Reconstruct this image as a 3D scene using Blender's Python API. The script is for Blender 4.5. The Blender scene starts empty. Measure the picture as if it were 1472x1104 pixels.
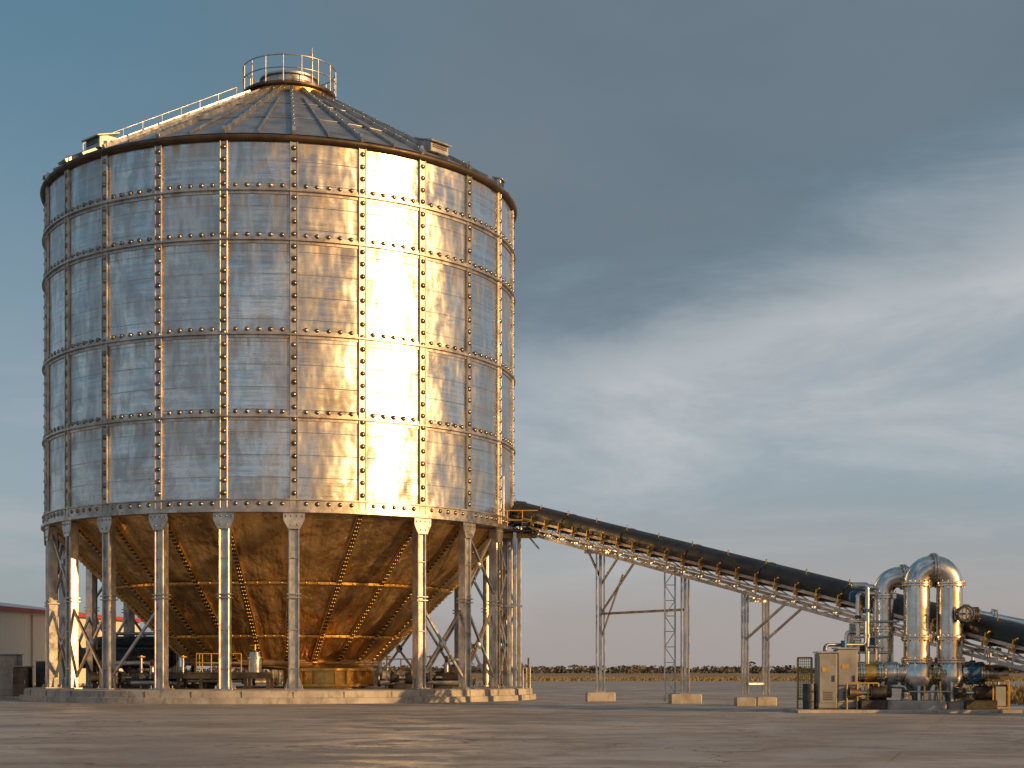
import bpy, math, random
from mathutils import Vector, Matrix
random.seed(7)
scene = bpy.context.scene
rad = math.radians

# ------------------------------------------------------------------ nodes
class G:
    def __init__(s, nt): s.nt = nt; s.L = nt.links
    def n(s, t, **kw):
        x = s.nt.nodes.new(t)
        for k, v in kw.items(): setattr(x, k, v)
        return x
    def put(s, sock, v):
        if v is None: return
        if isinstance(v, bpy.types.NodeSocket): s.L.new(v, sock)
        else:
            if isinstance(v, (tuple, list)) and len(v) == 3 and len(sock.default_value) == 4: v = (*v, 1)
            sock.default_value = v
    def m(s, op, a, b=None, c=None, clamp=False):
        x = s.n('ShaderNodeMath', operation=op); x.use_clamp = clamp
        s.put(x.inputs[0], a)
        if b is not None: s.put(x.inputs[1], b)
        if c is not None: s.put(x.inputs[2], c)
        return x.outputs[0]
    def mix(s, f, a, b, mode='MIX'):
        x = s.n('ShaderNodeMix', data_type='RGBA', blend_type=mode)
        s.put(x.inputs[0], f); s.put(x.inputs[6], a); s.put(x.inputs[7], b)
        return x.outputs[2]
    def comb(s, a, b, c):
        x = s.n('ShaderNodeCombineXYZ')
        s.put(x.inputs[0], a); s.put(x.inputs[1], b); s.put(x.inputs[2], c)
        return x.outputs[0]
    def noise(s, vec, scale, detail=4, rough=.55, dist=0):
        x = s.n('ShaderNodeTexNoise')
        s.put(x.inputs['Vector'], vec); x.inputs['Scale'].default_value = scale
        x.inputs['Detail'].default_value = detail; x.inputs['Roughness'].default_value = rough
        x.inputs['Distortion'].default_value = dist
        return x.outputs[0]
    def ramp(s, v, a, b, lo=0., hi=1., smooth=True):
        x = s.n('ShaderNodeMapRange'); x.interpolation_type = 'SMOOTHSTEP' if smooth else 'LINEAR'
        s.put(x.inputs[0], v)
        x.inputs[1].default_value = a; x.inputs[2].default_value = b
        x.inputs[3].default_value = lo; x.inputs[4].default_value = hi
        return x.outputs[0]
    def scale(s, vec, k):
        x = s.n('ShaderNodeVectorMath', operation='MULTIPLY'); s.put(x.inputs[0], vec); x.inputs[1].default_value = k
        return x.outputs[0]

def newmat(name):
    m = bpy.data.materials.new(name); m.use_nodes = True
    g = G(m.node_tree); b = m.node_tree.nodes['Principled BSDF']
    return m, g, b

def mat(name, c1, c2, scale=1., metal=0., r1=.5, r2=.7, bump=0., bscale=None, stretch=(1, 1, 1), dirt=None, dirt_amt=.5, spec=.5):
    m, g, b = newmat(name)
    tc = g.n('ShaderNodeTexCoord').outputs['Object']
    v = g.scale(tc, stretch)
    nz = g.noise(v, scale, 6)
    f = g.ramp(nz, .32, .68)
    col = g.mix(f, c1, c2)
    if dirt:
        d = g.noise(g.scale(tc, (1, 1, .35)), scale * 2.3, 8, .65)
        col = g.mix(g.ramp(d, .5, .72, 0, dirt_amt), col, dirt)
    g.put(b.inputs['Base Color'], col)
    b.inputs['Metallic'].default_value = metal
    b.inputs['Specular IOR Level'].default_value = spec
    g.put(b.inputs['Roughness'], g.ramp(g.noise(v, scale * 1.7, 4), .3, .7, r1, r2))
    if bump:
        bn = g.n('ShaderNodeBump'); bn.inputs['Strength'].default_value = 1; bn.inputs['Distance'].default_value = bump
        g.put(bn.inputs['Height'], g.noise(v, bscale or scale * 6, 5))
        g.L.new(bn.outputs[0], b.inputs['Normal'])
    return m

GALV = mat('galvanised_steel', (.38, .39, .40), (.62, .61, .59), 1.6, .9, .28, .48, .006, 6, dirt=(.26, .18, .11), dirt_amt=.55)
STRIP = mat('stiffener_steel', (.36, .34, .32), (.58, .55, .51), 1.3, .9, .28, .48, .006, 5, dirt=(.30, .18, .09), dirt_amt=.65)
DARKST = mat('weathered_dark_steel', (.06, .05, .045), (.14, .11, .085), 2, .7, .4, .6, .004)
GUTTER = mat('eave_gutter_paint', (.05, .038, .028), (.10, .07, .045), 1, .5, .4, .6, .004)
RIVET = mat('bronze_bolt_heads', (.18, .15, .12), (.36, .31, .25), 1.5, 1., .22, .38)
BLACK = mat('black_rubber_cover', (.012, .012, .013), (.03, .03, .032), 1.2, .0, .35, .6, .003)
YEL = mat('yellow_safety_paint', (.42, .26, .05), (.5, .33, .08), 3, .1, .4, .6, dirt=(.15, .1, .06))
BLUE = mat('blue_machine_paint', (.02, .10, .22), (.03, .16, .30), 3, .1, .3, .5, dirt=(.05, .05, .05))
DBLUE = mat('dull_dark_paint', (.025, .035, .045), (.06, .07, .08), 3, .2, .4, .6)
GREY = mat('grey_cabinet_paint', (.22, .23, .23), (.33, .33, .32), 1.2, .2, .4, .6, dirt=(.13, .1, .07))
STAIN = mat('stainless_pipe', (.58, .56, .53), (.76, .74, .70), 1.4, 1., .15, .30, .004, 3, dirt=(.34, .25, .16), dirt_amt=.4)
BRASS = mat('brass_fittings', (.52, .33, .10), (.74, .48, .16), 3, .9, .26, .42)
CONC = mat('concrete', (.30, .28, .25), (.46, .43, .38), 1.1, 0, .7, .9, .02, 7, dirt=(.13, .11, .09), dirt_amt=.8)
RED = mat('red_trim', (.35, .04, .03), (.42, .06, .04), 2, 0, .5, .6)
ROOFM = mat('metal_roof', (.26, .28, .30), (.44, .45, .46), .8, .85, .34, .5, .02, 1.0, dirt=(.20, .15, .11), dirt_amt=.5)

# ------------------------------------------------------------------ builder
class MB:
    def __init__(s): s.v = []; s.f = []; s.mi = []; s.sm = []; s.mats = []
    def _m(s, m):
        if m not in s.mats: s.mats.append(m)
        return s.mats.index(m)
    def add(s, vs, fs, m, smooth=False):
        o = len(s.v); s.v += [tuple(v) for v in vs]
        k = s._m(m)
        for f in fs:
            s.f.append([i + o for i in f]); s.mi.append(k); s.sm.append(smooth)
    def obox(s, c, size, m, ax=None, bev=0.):
        c = Vector(c); ax = ax or (Vector((1, 0, 0)), Vector((0, 1, 0)), Vector((0, 0, 1)))
        hx, hy, hz = [q / 2 for q in size]
        b = min(bev, hx * .9, hy * .9, hz * .9)
        if b <= 0:
            vs = [c + ax[0] * x * hx + ax[1] * y * hy + ax[2] * z * hz for z in (-1, 1) for y in (-1, 1) for x in (-1, 1)]
            fs = [(0, 2, 3, 1), (4, 5, 7, 6), (0, 1, 5, 4), (2, 6, 7, 3), (0, 4, 6, 2), (1, 3, 7, 5)]
            s.add(vs, fs, m); return
        def ringp(x, y, z):
            pts = [(x - b, y), (x, y - b), (x, -y + b), (x - b, -y), (-x + b, -y), (-x, -y + b), (-x, y - b), (-x + b, y)]
            return [c + ax[0] * p[0] + ax[1] * p[1] + ax[2] * z for p in pts]
        rs = [ringp(hx - b, hy - b, -hz), ringp(hx, hy, -hz + b), ringp(hx, hy, hz - b), ringp(hx - b, hy - b, hz)]
        vs = sum(rs, []); fs = []
        for r in range(3):
            for i in range(8):
                j = (i + 1) % 8
                fs.append((r * 8 + j, r * 8 + i, (r + 1) * 8 + i, (r + 1) * 8 + j))
        fs.append(tuple(range(8))); fs.append(tuple(reversed(range(24, 32))))
        s.add(vs, fs, m)
    def beam(s, p0, p1, w, h, m, up=Vector((0, 0, 1)), bev=0.):
        p0 = Vector(p0); p1 = Vector(p1); d = p1 - p0; L = d.length
        if L < 1e-6: return
        d.normalize()
        if abs(d.dot(up)) > .99: up = Vector((0, 1, 0)) if abs(up.z) > .9 else Vector((0, 0, 1))
        sx = d.cross(up).normalized(); u = sx.cross(d).normalized()
        s.obox((p0 + p1) / 2, (w, L, h), m, (sx, d, u), bev)
    def cyl(s, p0, p1, r, m, r1=None, n=14, caps=True):
        p0 = Vector(p0); p1 = Vector(p1); r1 = r if r1 is None else r1
        d = (p1 - p0).normalized()
        a = Vector((0, 0, 1)) if abs(d.z) < .9 else Vector((1, 0, 0))
        x = d.cross(a).normalized(); y = d.cross(x).normalized()
        A = [p0 + (x * math.cos(2 * math.pi * i / n) + y * math.sin(2 * math.pi * i / n)) * r for i in range(n)]
        B = [p1 + (x * math.cos(2 * math.pi * i / n) + y * math.sin(2 * math.pi * i / n)) * r1 for i in range(n)]
        s.add(A + B, [(i, (i + 1) % n, n + (i + 1) % n, n + i) for i in range(n)], m, True)
        if caps:
            if r > 1e-4: s.add(A, [tuple(reversed(range(n)))], m)
            if r1 > 1e-4: s.add(B, [tuple(range(n))], m)
    def tube(s, pts, r, m, n=16, bend=None, seg=7, rs=None):
        P = [Vector(p) for p in pts]; out = [P[0]]
        for i in range(1, len(P) - 1):
            a, b, c = P[i - 1], P[i], P[i + 1]
            if bend:
                d1 = (a - b).normalized(); d2 = (c - b).normalized(); ang = d1.angle(d2)
                t = min(bend / math.tan(ang / 2), (a - b).length * .499, (c - b).length * .499)
                R = t * math.tan(ang / 2); q1 = b + d1 * t; q2 = b + d2 * t
                cen = b + (d1 + d2).normalized() * (R / math.sin(ang / 2))
                v1 = q1 - cen; v2 = q2 - cen; th = v1.angle(v2)
                for k in range(seg + 1):
                    f = k / seg
                    out.append(cen + (v1 * math.sin((1 - f) * th) + v2 * math.sin(f * th)) / math.sin(th))
            else: out.append(b)
        out.append(P[-1])
        vs = []; prev = None
        for i, p in enumerate(out):
            d = (out[min(i + 1, len(out) - 1)] - out[max(i - 1, 0)]).normalized()
            if prev is None:
                a = Vector((0, 0, 1)) if abs(d.z) < .9 else Vector((0, 1, 0))
                x = d.cross(a).normalized()
            else:
                x = (prev - d * prev.dot(d)).normalized()
            prev = x; y = d.cross(x)
            for k in range(n):
                t = 2 * math.pi * k / n; vs.append(p + (x * math.cos(t) + y * math.sin(t)) * r)
        fs = []
        for i in range(len(out) - 1):
            for k in range(n):
                fs.append((i * n + k, i * n + (k + 1) % n, (i + 1) * n + (k + 1) % n, (i + 1) * n + k))
        s.add(vs, fs, m, True)
        L = len(vs)
        s.add(vs[:n], [tuple(reversed(range(n)))], m); s.add(vs[L - n:], [tuple(range(n))], m)
    def lathe(s, prof, c, m, n=48, smooth=True, axis=None, sep=True):
        c = Vector(c)
        if axis is None: X, Y, Z = Vector((1, 0, 0)), Vector((0, 1, 0)), Vector((0, 0, 1))
        else:
            Z = Vector(axis).normalized(); a = Vector((0, 0, 1)) if abs(Z.z) < .9 else Vector((1, 0, 0))
            X = Z.cross(a).normalized(); Y = Z.cross(X)
        def rg(r, z): return [c + (X * math.cos(2 * math.pi * i / n) + Y * math.sin(2 * math.pi * i / n)) * r + Z * z for i in range(n)]
        if sep:
            for (r0, z0), (r1, z1) in zip(prof, prof[1:]):
                s.add(rg(r0, z0) + rg(r1, z1), [(i, (i + 1) % n, n + (i + 1) % n, n + i) for i in range(n)], m, smooth)
        else:
            vs = sum([rg(*p) for p in prof], [])
            fs = [(j * n + i, j * n + (i + 1) % n, (j + 1) * n + (i + 1) % n, (j + 1) * n + i) for j in range(len(prof) - 1) for i in range(n)]
            s.add(vs, fs, m, smooth)
    def dome(s, p, nrm, r, m, n=8, flat=.7):
        p = Vector(p); Z = Vector(nrm).normalized(); a = Vector((0, 0, 1)) if abs(Z.z) < .9 else Vector((1, 0, 0))
        X = Z.cross(a).normalized(); Y = Z.cross(X); vs = []
        for e in (0, .5, 1.0):
            for i in range(n):
                t = 2 * math.pi * i / n
                vs.append(p + (X * math.cos(t) + Y * math.sin(t)) * r * math.cos(e) + Z * r * flat * math.sin(e) * 1.1)
        vs.append(p + Z * r * flat * 1.1)
        fs = [(j * n + i, j * n + (i + 1) % n, (j + 1) * n + (i + 1) % n, (j + 1) * n + i) for j in range(2) for i in range(n)]
        fs += [(2 * n + i, 2 * n + (i + 1) % n, 3 * n) for i in range(n)]
        s.add(vs, fs, m, True)
    def flange(s, p, d, r, m, bolts=0, th=.09, bm=None):
        p = Vector(p); d = Vector(d).normalized()
        s.cyl(p - d * th * .5 - d * .03, p - d * .012, r, m, n=24); s.cyl(p + d * .012, p + d * th * .5 + d * .03, r, m, n=24)
        s.cyl(p - d * .012, p + d * .012, r * .93, DARKST, n=24)
        if bolts:
            a = Vector((0, 0, 1)) if abs(d.z) < .9 else Vector((1, 0, 0)); x = d.cross(a).normalized(); y = d.cross(x)
            for i in range(bolts):
                t = 2 * math.pi * i / bolts; q = p + (x * math.cos(t) + y * math.sin(t)) * r * .9
                s.cyl(q - d * (th * .5 + .09), q + d * (th * .5 + .09), .03, bm or BRASS, n=6)
    def obj(s, name, parent=None, origin=(0, 0, 0)):
        me = bpy.data.meshes.new(name); o = Vector(origin)
        me.from_pydata([tuple(Vector(v) - o) for v in s.v], [], s.f)
        for m in s.mats: me.materials.append(m)
        me.polygons.foreach_set('material_index', s.mi); me.polygons.foreach_set('use_smooth', s.sm)
        me.update()
        ob = bpy.data.objects.new(name, me); scene.collection.objects.link(ob)
        if parent:
            ob.parent = parent; ob.location = o - parent.location
        else: ob.location = o
        return ob

def empty(name, loc=(0, 0, 0)):
    e = bpy.data.objects.new(name, None); e.empty_display_size = .5; e.location = loc
    scene.collection.objects.link(e); return e

# ------------------------------------------------------------------ camera
HZ = 1.6
cd = bpy.data.cameras.new('camera'); cam = bpy.data.objects.new('camera', cd); scene.collection.objects.link(cam)
cam.location = (0, 0, HZ); cam.rotation_euler = (rad(90), 0, 0)
cd.sensor_width = 36; cd.lens = 56.25; cd.shift_y = .2799; cd.clip_end = 12000; cd.clip_start = .1
scene.camera = cam

# ------------------------------------------------------------------ sun + sky
SUN_AZ, SUN_EL = 120, 12
sv = Vector((math.sin(rad(SUN_AZ)) * math.cos(rad(SUN_EL)), math.cos(rad(SUN_AZ)) * math.cos(rad(SUN_EL)), math.sin(rad(SUN_EL))))
ld = bpy.data.lights.new('sun', 'SUN'); ld.energy = 4.9; ld.angle = rad(.5); ld.color = (1, .57, .22)
lo = bpy.data.objects.new('sun', ld); scene.collection.objects.link(lo)
lo.rotation_euler = (-sv).to_track_quat('-Z', 'Y').to_euler(); lo.location = (60, -30, 40)

w = bpy.data.worlds.new('World'); scene.world = w; w.use_nodes = True
g = G(w.node_tree); bg = w.node_tree.nodes['Background']; bg.inputs['Strength'].default_value = .1
sky = g.n('ShaderNodeTexSky', sky_type='NISHITA'); sky.sun_disc = False
sky.sun_elevation = rad(SUN_EL); sky.sun_rotation = rad(SUN_AZ); sky.dust_density = 2.0; sky.air_density = 1.2
tc = g.n('ShaderNodeTexCoord').outputs['Generated']
sp = g.n('ShaderNodeSeparateXYZ'); g.L.new(tc, sp.inputs[0]); dx, dy, dz = sp.outputs
warp = g.noise(g.scale(tc, (1, 1, 2.2)), 2.2, 6, .5)
fine = g.noise(g.scale(tc, (1, 1, 3.0)), 5.0, 9, .62, .4)
wv = g.m('ADD', g.m('MULTIPLY', g.m('SUBTRACT', warp, .5), .20), g.m('MULTIPLY', g.m('SUBTRACT', fine, .5), .15))
def K(c, k=14.8): return tuple(x * k for x in c)
zc = g.m('ADD', dz, g.m('MULTIPLY', wv, .25))
hzc = g.mix(g.ramp(dx, -.30, .05), K((.21, .245, .275)), K((.300, .268, .262)))
hz = g.mix(g.ramp(zc, .0, .13), hzc, K((.205, .262, .315)))
clear = g.mix(g.ramp(zc, .05, .40), hz, K((.065, .145, .21)))
clear = g.mix(.2, clear, sky.outputs[0])
e = g.m('SUBTRACT', g.m('SUBTRACT', dz, .175), g.m('MULTIPLY', dx, .28))
e = g.m('ADD', e, wv)
back = g.ramp(dy, .3, -.1)
side = g.ramp(g.m('ADD', dx, g.m('MULTIPLY', wv, 1.2)), -.20, .12)
dark = g.m('MULTIPLY', g.ramp(e, -.02, .09), g.ramp(g.m('ADD', dx, g.m('MULTIPLY', wv, 1.0)), -.30, .04))
veil = g.m('MULTIPLY', g.m('MULTIPLY', g.ramp(e, -.17, -.03), g.m('SUBTRACT', 1, g.ramp(e, -.01, .07))), side)
wn_ = g.ramp(g.noise(g.scale(tc, (1.2, 1.2, 8)), 3.2, 8, .6, .3), .45, .70)
wisp = g.m('MULTIPLY', wn_, g.m('MULTIPLY', g.ramp(dz, .01, .08), g.ramp(dz, .22, .12)))
col = g.mix(g.m('MULTIPLY', wisp, .34), clear, K((.36, .345, .355)))
bk = g.m('MULTIPLY', g.ramp(g.noise(g.scale(tc, (1, 1, 1.6)), 3.2, 7, .55, .5), .45, .60), back)
col = g.mix(g.m('MULTIPLY', bk, .8), col, K((.42, .425, .43)))
dkb = g.m('MULTIPLY', g.ramp(g.noise(g.scale(tc, (1.4, 1.4, 1.2)), 2.0, 5, .5, .5), .48, .60), back)
col = g.mix(g.m('MULTIPLY', dkb, .75), col, K((.075, .10, .125)))
col = g.mix(g.m('MULTIPLY', veil, .78), col, g.mix(g.ramp(fine, .35, .7), K((.27, .295, .32)), K((.40, .405, .41))))
dk = g.mix(g.ramp(warp, .3, .7), K((.082, .112, .140)), K((.116, .145, .170)))
col = g.mix(g.m('MULTIPLY', g.m('MULTIPLY', dark, g.ramp(dy, -.2, .3)), .88), col, dk)
dt = g.n('ShaderNodeVectorMath', operation='DOT_PRODUCT'); g.L.new(tc, dt.inputs[0]); dt.inputs[1].default_value = sv
d0 = g.m('MAXIMUM', dt.outputs['Value'], 0.)
low = g.ramp(dz, .42, .08, .25, 1.)
gn = g.ramp(g.noise(g.scale(tc, (1, 1, 1.5)), 4.0, 5, .5, .3), .35, .62, .35, 1.25)
gl = g.m('MULTIPLY', g.m('MULTIPLY', g.m('MULTIPLY', g.m('POWER', d0, 17.), 1.5 * 10), low), gn)
gl2 = g.m('MULTIPLY', g.m('POWER', d0, 110.), 3.2 * 10)
# added warm glow lobe, low and unseen behind the viewer, so the drum reflects gold
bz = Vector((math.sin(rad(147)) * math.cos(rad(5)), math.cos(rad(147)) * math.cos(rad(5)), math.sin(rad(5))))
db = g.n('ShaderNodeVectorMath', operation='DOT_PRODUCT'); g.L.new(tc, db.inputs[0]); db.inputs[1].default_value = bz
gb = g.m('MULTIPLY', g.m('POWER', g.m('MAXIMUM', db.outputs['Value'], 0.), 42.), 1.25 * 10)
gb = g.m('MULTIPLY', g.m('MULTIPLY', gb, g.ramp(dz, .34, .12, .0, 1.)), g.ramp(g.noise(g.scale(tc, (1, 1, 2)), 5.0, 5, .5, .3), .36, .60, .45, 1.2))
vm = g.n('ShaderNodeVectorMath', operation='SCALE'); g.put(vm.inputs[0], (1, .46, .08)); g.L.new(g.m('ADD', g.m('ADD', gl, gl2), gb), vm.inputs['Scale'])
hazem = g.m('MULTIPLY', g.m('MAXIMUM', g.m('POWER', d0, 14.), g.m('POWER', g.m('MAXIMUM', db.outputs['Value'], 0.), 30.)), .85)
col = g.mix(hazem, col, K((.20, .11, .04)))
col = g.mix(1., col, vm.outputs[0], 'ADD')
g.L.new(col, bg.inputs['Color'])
scene.view_settings.view_transform = 'Standard'; scene.view_settings.look = 'None'; scene.view_settings.exposure = 0

# ------------------------------------------------------------------ ground
def sheet(name, pts, z, m):
    me = bpy.data.meshes.new(name); me.from_pydata([(x, y, 0) for x, y in pts], [], [tuple(range(len(pts)))])
    me.materials.append(m); o = bpy.data.objects.new(name, me); o.location.z = z; scene.collection.objects.link(o); return o
m, g, b = newmat('dry_field')
tc = g.n('ShaderNodeTexCoord').outputs['Object']
n1 = g.noise(g.scale(tc, (.02, .05, 1)), 1, 8, .6); n2 = g.noise(tc, .8, 6, .7)
c = g.mix(g.ramp(n1, .35, .65), (.24, .185, .115), (.34, .27, .175)); c = g.mix(g.ramp(n2, .4, .75, 0, .5), c, (.13, .115, .07))
g.put(b.inputs['Base Color'], c); b.inputs['Roughness'].default_value = .95; b.inputs['Specular IOR Level'].default_value = .1
FIELD = m
sheet('ground', [(-6000, -2000), (6000, -2000), (6000, 9000), (-6000, 9000)], 0, FIELD)
m, g, b = newmat('apron_concrete')
tc = g.n('ShaderNodeTexCoord').outputs['Object']
big = g.noise(g.scale(tc, (.06, .10, 1)), 1, 8, .62, .8)
med = g.noise(g.scale(tc, (.40, .42, 1)), 1, 9, .70, .4)
fin = g.noise(tc, 6, 6, .75)
c = g.mix(g.ramp(big, .35, .65), (.225, .20, .18), (.40, .36, .32))
c = g.mix(g.ramp(med, .44, .64, 0, .60), c, (.14, .125, .112))
c = g.mix(g.ramp(fin, .4, .75, 0, .45), c, (.44, .395, .34))
mp = g.n('ShaderNodeMapping'); g.L.new(tc, mp.inputs[0]); mp.inputs['Rotation'].default_value = (0, 0, rad(17)); mp.inputs['Location'].default_value = (1.3, .4, 0); mp.inputs['Scale'].default_value = (.16, .16, 1)
br = g.n('ShaderNodeTexBrick'); g.L.new(mp.outputs[0], br.inputs['Vector'])
br.offset = 0; br.inputs['Scale'].default_value = 1; br.inputs['Mortar Size'].default_value = .004; br.inputs['Mortar Smooth'].default_value = .4
br.inputs['Brick Width'].default_value = 1; br.inputs['Row Height'].default_value = 1
c = g.mix(g.m('MULTIPLY', br.outputs['Fac'], g.ramp(med, .35, .6, .0, .5)), c, (.08, .07, .06))
vo = g.n('ShaderNodeTexVoronoi'); vo.feature = 'DISTANCE_TO_EDGE'; vo.inputs['Scale'].default_value = .13
wv2 = g.n('ShaderNodeVectorMath', operation='ADD'); g.L.new(tc, wv2.inputs[0])
nn = g.n('ShaderNodeTexNoise'); g.L.new(tc, nn.inputs['Vector']); nn.inputs['Scale'].default_value = .5; nn.inputs['Detail'].default_value = 7
g.L.new(g.scale(nn.outputs['Color'], (6, 6, 0)), wv2.inputs[1]); g.L.new(wv2.outputs[0], vo.inputs['Vector'])
crack = g.m('MULTIPLY', g.ramp(vo.outputs['Distance'], .0, .012, .85, 0), g.ramp(big, .38, .52))
c = g.mix(crack, c, (.05, .045, .04))
g.put(b.inputs['Base Color'], c); b.inputs['Specular IOR Level'].default_value = .38
g.put(b.inputs['Roughness'], g.ramp(med, .38, .62, .42, .80))
bn = g.n('ShaderNodeBump'); bn.inputs['Distance'].default_value = .022
g.put(bn.inputs['Height'], g.m('ADD', med, g.m('MULTIPLY', fin, .5))); g.L.new(bn.outputs[0], b.inputs['Normal'])
APRON = m
sheet('concrete_apron', [(-90, -60), (90, -60), (60, 62), (26, 71), (27, 92), (62, 165), (95, 240), (-50, 240), (-44, 120), (-90, 70)], .004, APRON)

# ------------------------------------------------------------------ silo
CX, CY, R = -12.95, 90.7, 12.95
silo = empty('grain_silo', (CX, CY, 0))
def ap(a, r, z): return Vector((CX + r * math.sin(a), CY - r * math.cos(a), z))
A0 = rad(10.33); ANG = [A0 + rad(15) * k for k in range(24)]
RINGS = [25.0, 22.6, 18.0, 14.0]
ZT, ZB = 27.5, 9.5

m, g, b = newmat('weathered_steel_panels')
tc = g.n('ShaderNodeTexCoord').outputs['Object']
sp = g.n('ShaderNodeSeparateXYZ'); g.L.new(tc, sp.inputs[0]); X, Y, Z = sp.outputs
a = g.m('ARCTAN2', X, g.m('MULTIPLY', Y, -1.))
u = g.m('DIVIDE', g.m('SUBTRACT', a, A0), rad(15)); ar = g.m('MULTIPLY', a, R)
colid = g.m('FLOOR', u); fr = g.m('FRACT', u)
row = 0.
for zr in RINGS: row = g.m('ADD', row, g.m('GREATER_THAN', Z, zr))
wn = g.n('ShaderNodeTexWhiteNoise'); g.L.new(g.comb(colid, row, 3.3), wn.inputs['Vector'])
pv = wn.outputs['Value']
P = g.comb(ar, Z, 0)
P2 = g.comb(ar, g.m('ADD', Z, g.m('MULTIPLY', pv, 9.)), g.m('MULTIPLY', pv, 7.))
hbr = g.noise(g.scale(P2, (.10, 5.5, 1)), 1, 6, .65)
hb2 = g.noise(g.scale(P2, (.25, 1.6, 1)), 1, 6, .6)
vst = g.noise(g.scale(P, (2.4, .16, 1)), 1, 7, .65)
blo = g.noise(g.scale(P2, (.55, .45, 1)), 1, 7, .65, .7)
vs2 = g.noise(g.scale(P2, (1.3, .25, 1)), 1, 6, .6, .3)
base = g.mix(g.ramp(hbr, .3, .7), (.50, .515, .53), (.76, .76, .755))
base = g.mix(g.ramp(blo, .42, .60, 0, .7), base, (.40, .42, .44))
base = g.mix(g.ramp(vs2, .47, .62, 0, .6), base, (.83, .83, .825))
base = g.mix(g.ramp(pv, 0, 1, 0, .4, False), base, (.38, .39, .41))
prox = 0.
for zr in RINGS + [ZT, ZB + .1]:
    dd = g.m('SUBTRACT', zr, Z)
    prox = g.m('MAXIMUM', prox, g.m('MULTIPLY', g.m('GREATER_THAN', dd, 0.), g.ramp(dd, 0, 1.5, 1, 0)))
    prox = g.m('MAXIMUM', prox, g.m('MULTIPLY', g.ramp(g.m('ABSOLUTE', dd), 0, .5, 1, 0), .8))
edge = g.m('ABSOLUTE', g.m('SUBTRACT', fr, .5))
edg = g.ramp(edge, .38, .5)
rust = g.m('MULTIPLY', g.m('MAXIMUM', prox, edg), g.ramp(vst, .42, .66))
rust = g.m('MAXIMUM', rust, g.m('MULTIPLY', g.ramp(g.noise(P, 1.3, 8, .7), .58, .74), .45))
base = g.mix(g.m('MULTIPLY', rust, .75), base, (.40, .25, .11))
g.put(b.inputs['Base Color'], base); b.inputs['Metallic'].default_value = .97
ro = g.m('ADD', g.ramp(blo, .38, .62, .16, .35), g.m('MULTIPLY', pv, .06))
ro = g.m('ADD', ro, g.m('MULTIPLY', rust, .12)); g.put(b.inputs['Roughness'], ro)
bn = g.n('ShaderNodeBump'); bn.inputs['Distance'].default_value = .016
seam = g.m('PINGPONG', Z, .55)
hh = g.m('ADD', g.m('MULTIPLY', hb2, 1.8), g.m('MULTIPLY', hbr, .5))
hh = g.m('ADD', hh, g.m('MULTIPLY', g.ramp(seam, 0, .03), .4))
g.put(bn.inputs['Height'], hh)
bn2 = g.n('ShaderNodeBump'); bn2.inputs['Distance'].default_value = .24
g.put(bn2.inputs['Height'], g.noise(g.scale(P2, (.45, .24, 1)), 1, 3, .45)); g.L.new(bn.outputs[0], bn2.inputs['Normal'])
g.L.new(bn2.outputs[0], b.inputs['Normal'])
PANEL = m

m, g, b = newmat('hopper_steel')
tc = g.n('ShaderNodeTexCoord').outputs['Object']
sp = g.n('ShaderNodeSeparateXYZ'); g.L.new(tc, sp.inputs[0]); X, Y, Z = sp.outputs
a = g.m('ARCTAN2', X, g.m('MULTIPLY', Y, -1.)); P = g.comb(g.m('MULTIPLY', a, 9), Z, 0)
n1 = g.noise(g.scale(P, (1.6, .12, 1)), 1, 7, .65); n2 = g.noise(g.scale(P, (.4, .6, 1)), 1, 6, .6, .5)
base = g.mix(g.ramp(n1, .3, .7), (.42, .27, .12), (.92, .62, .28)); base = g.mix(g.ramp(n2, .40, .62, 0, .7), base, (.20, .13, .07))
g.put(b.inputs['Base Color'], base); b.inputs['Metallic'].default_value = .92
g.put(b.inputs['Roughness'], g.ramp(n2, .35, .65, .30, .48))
bn = g.n('ShaderNodeBump'); bn.inputs['Distance'].default_value = .9
g.put(bn.inputs['Height'], g.noise(g.scale(P, (.7, .6, 1)), 1, 4, .5)); g.L.new(bn.outputs[0], b.inputs['Normal'])
HOP = m

d = MB(); d.lathe([(R, ZB), (R, ZT)], (CX, CY, 0), PANEL, n=288); d.obj('drum_wall', silo, (CX, CY, 0))

s_ = MB()
for a in ANG:
    n = Vector((math.sin(a), -math.cos(a), 0)); t = Vector((math.cos(a), math.sin(a), 0))
    s_.obox(ap(a, R + .045, (ZT + ZB) / 2), (.40, .09, ZT - ZB), STRIP, (t, n, Vector((0, 0, 1))), .02)
    for sd in (-1, 1):
        s_.obox(ap(a, R + .10, (ZT + ZB) / 2) + t * sd * .17, (.05, .06, ZT - ZB - .02), STRIP, (t, n, Vector((0, 0, 1))), .01)
s_.obj('vertical_stiffeners', silo)
r_ = MB()
for z in RINGS:
    r_.lathe([(R, z - .22), (R + .06, z - .22), (R + .06, z - .09), (R + .2, z - .07), (R + .2, z), (R + .07, z + .02), (R + .07, z + .16), (R, z + .16)], (CX, CY, 0), STRIP, n=192)
z = ZB
r_.lathe([(R - .3, z - .22), (R + .1, z - .22), (R + .26, z - .2), (R + .26, z - .06), (R + .1, z - .04), (R + .1, z + .38), (R + .2, z + .40), (R + .2, z + .46), (R, z + .46)], (CX, CY, 0), STRIP, n=192)
r_.obj('ring_girders', silo)
e_ = MB()
e_.lathe([(R, ZT - .16), (R + .1, ZT - .18), (R + .26, ZT - .08), (R + .30, ZT + .04), (R + .25, ZT + .12), (R + .1, ZT + .17), (R - .1, ZT + .2)], (CX, CY, 0), GUTTER, n=192, sep=False)
e_.obj('eave_gutter', silo)
v_ = MB(); rv = random.Random(3)
zl = [ZB + .75 + .6 * i for i in range(30)]
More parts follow.
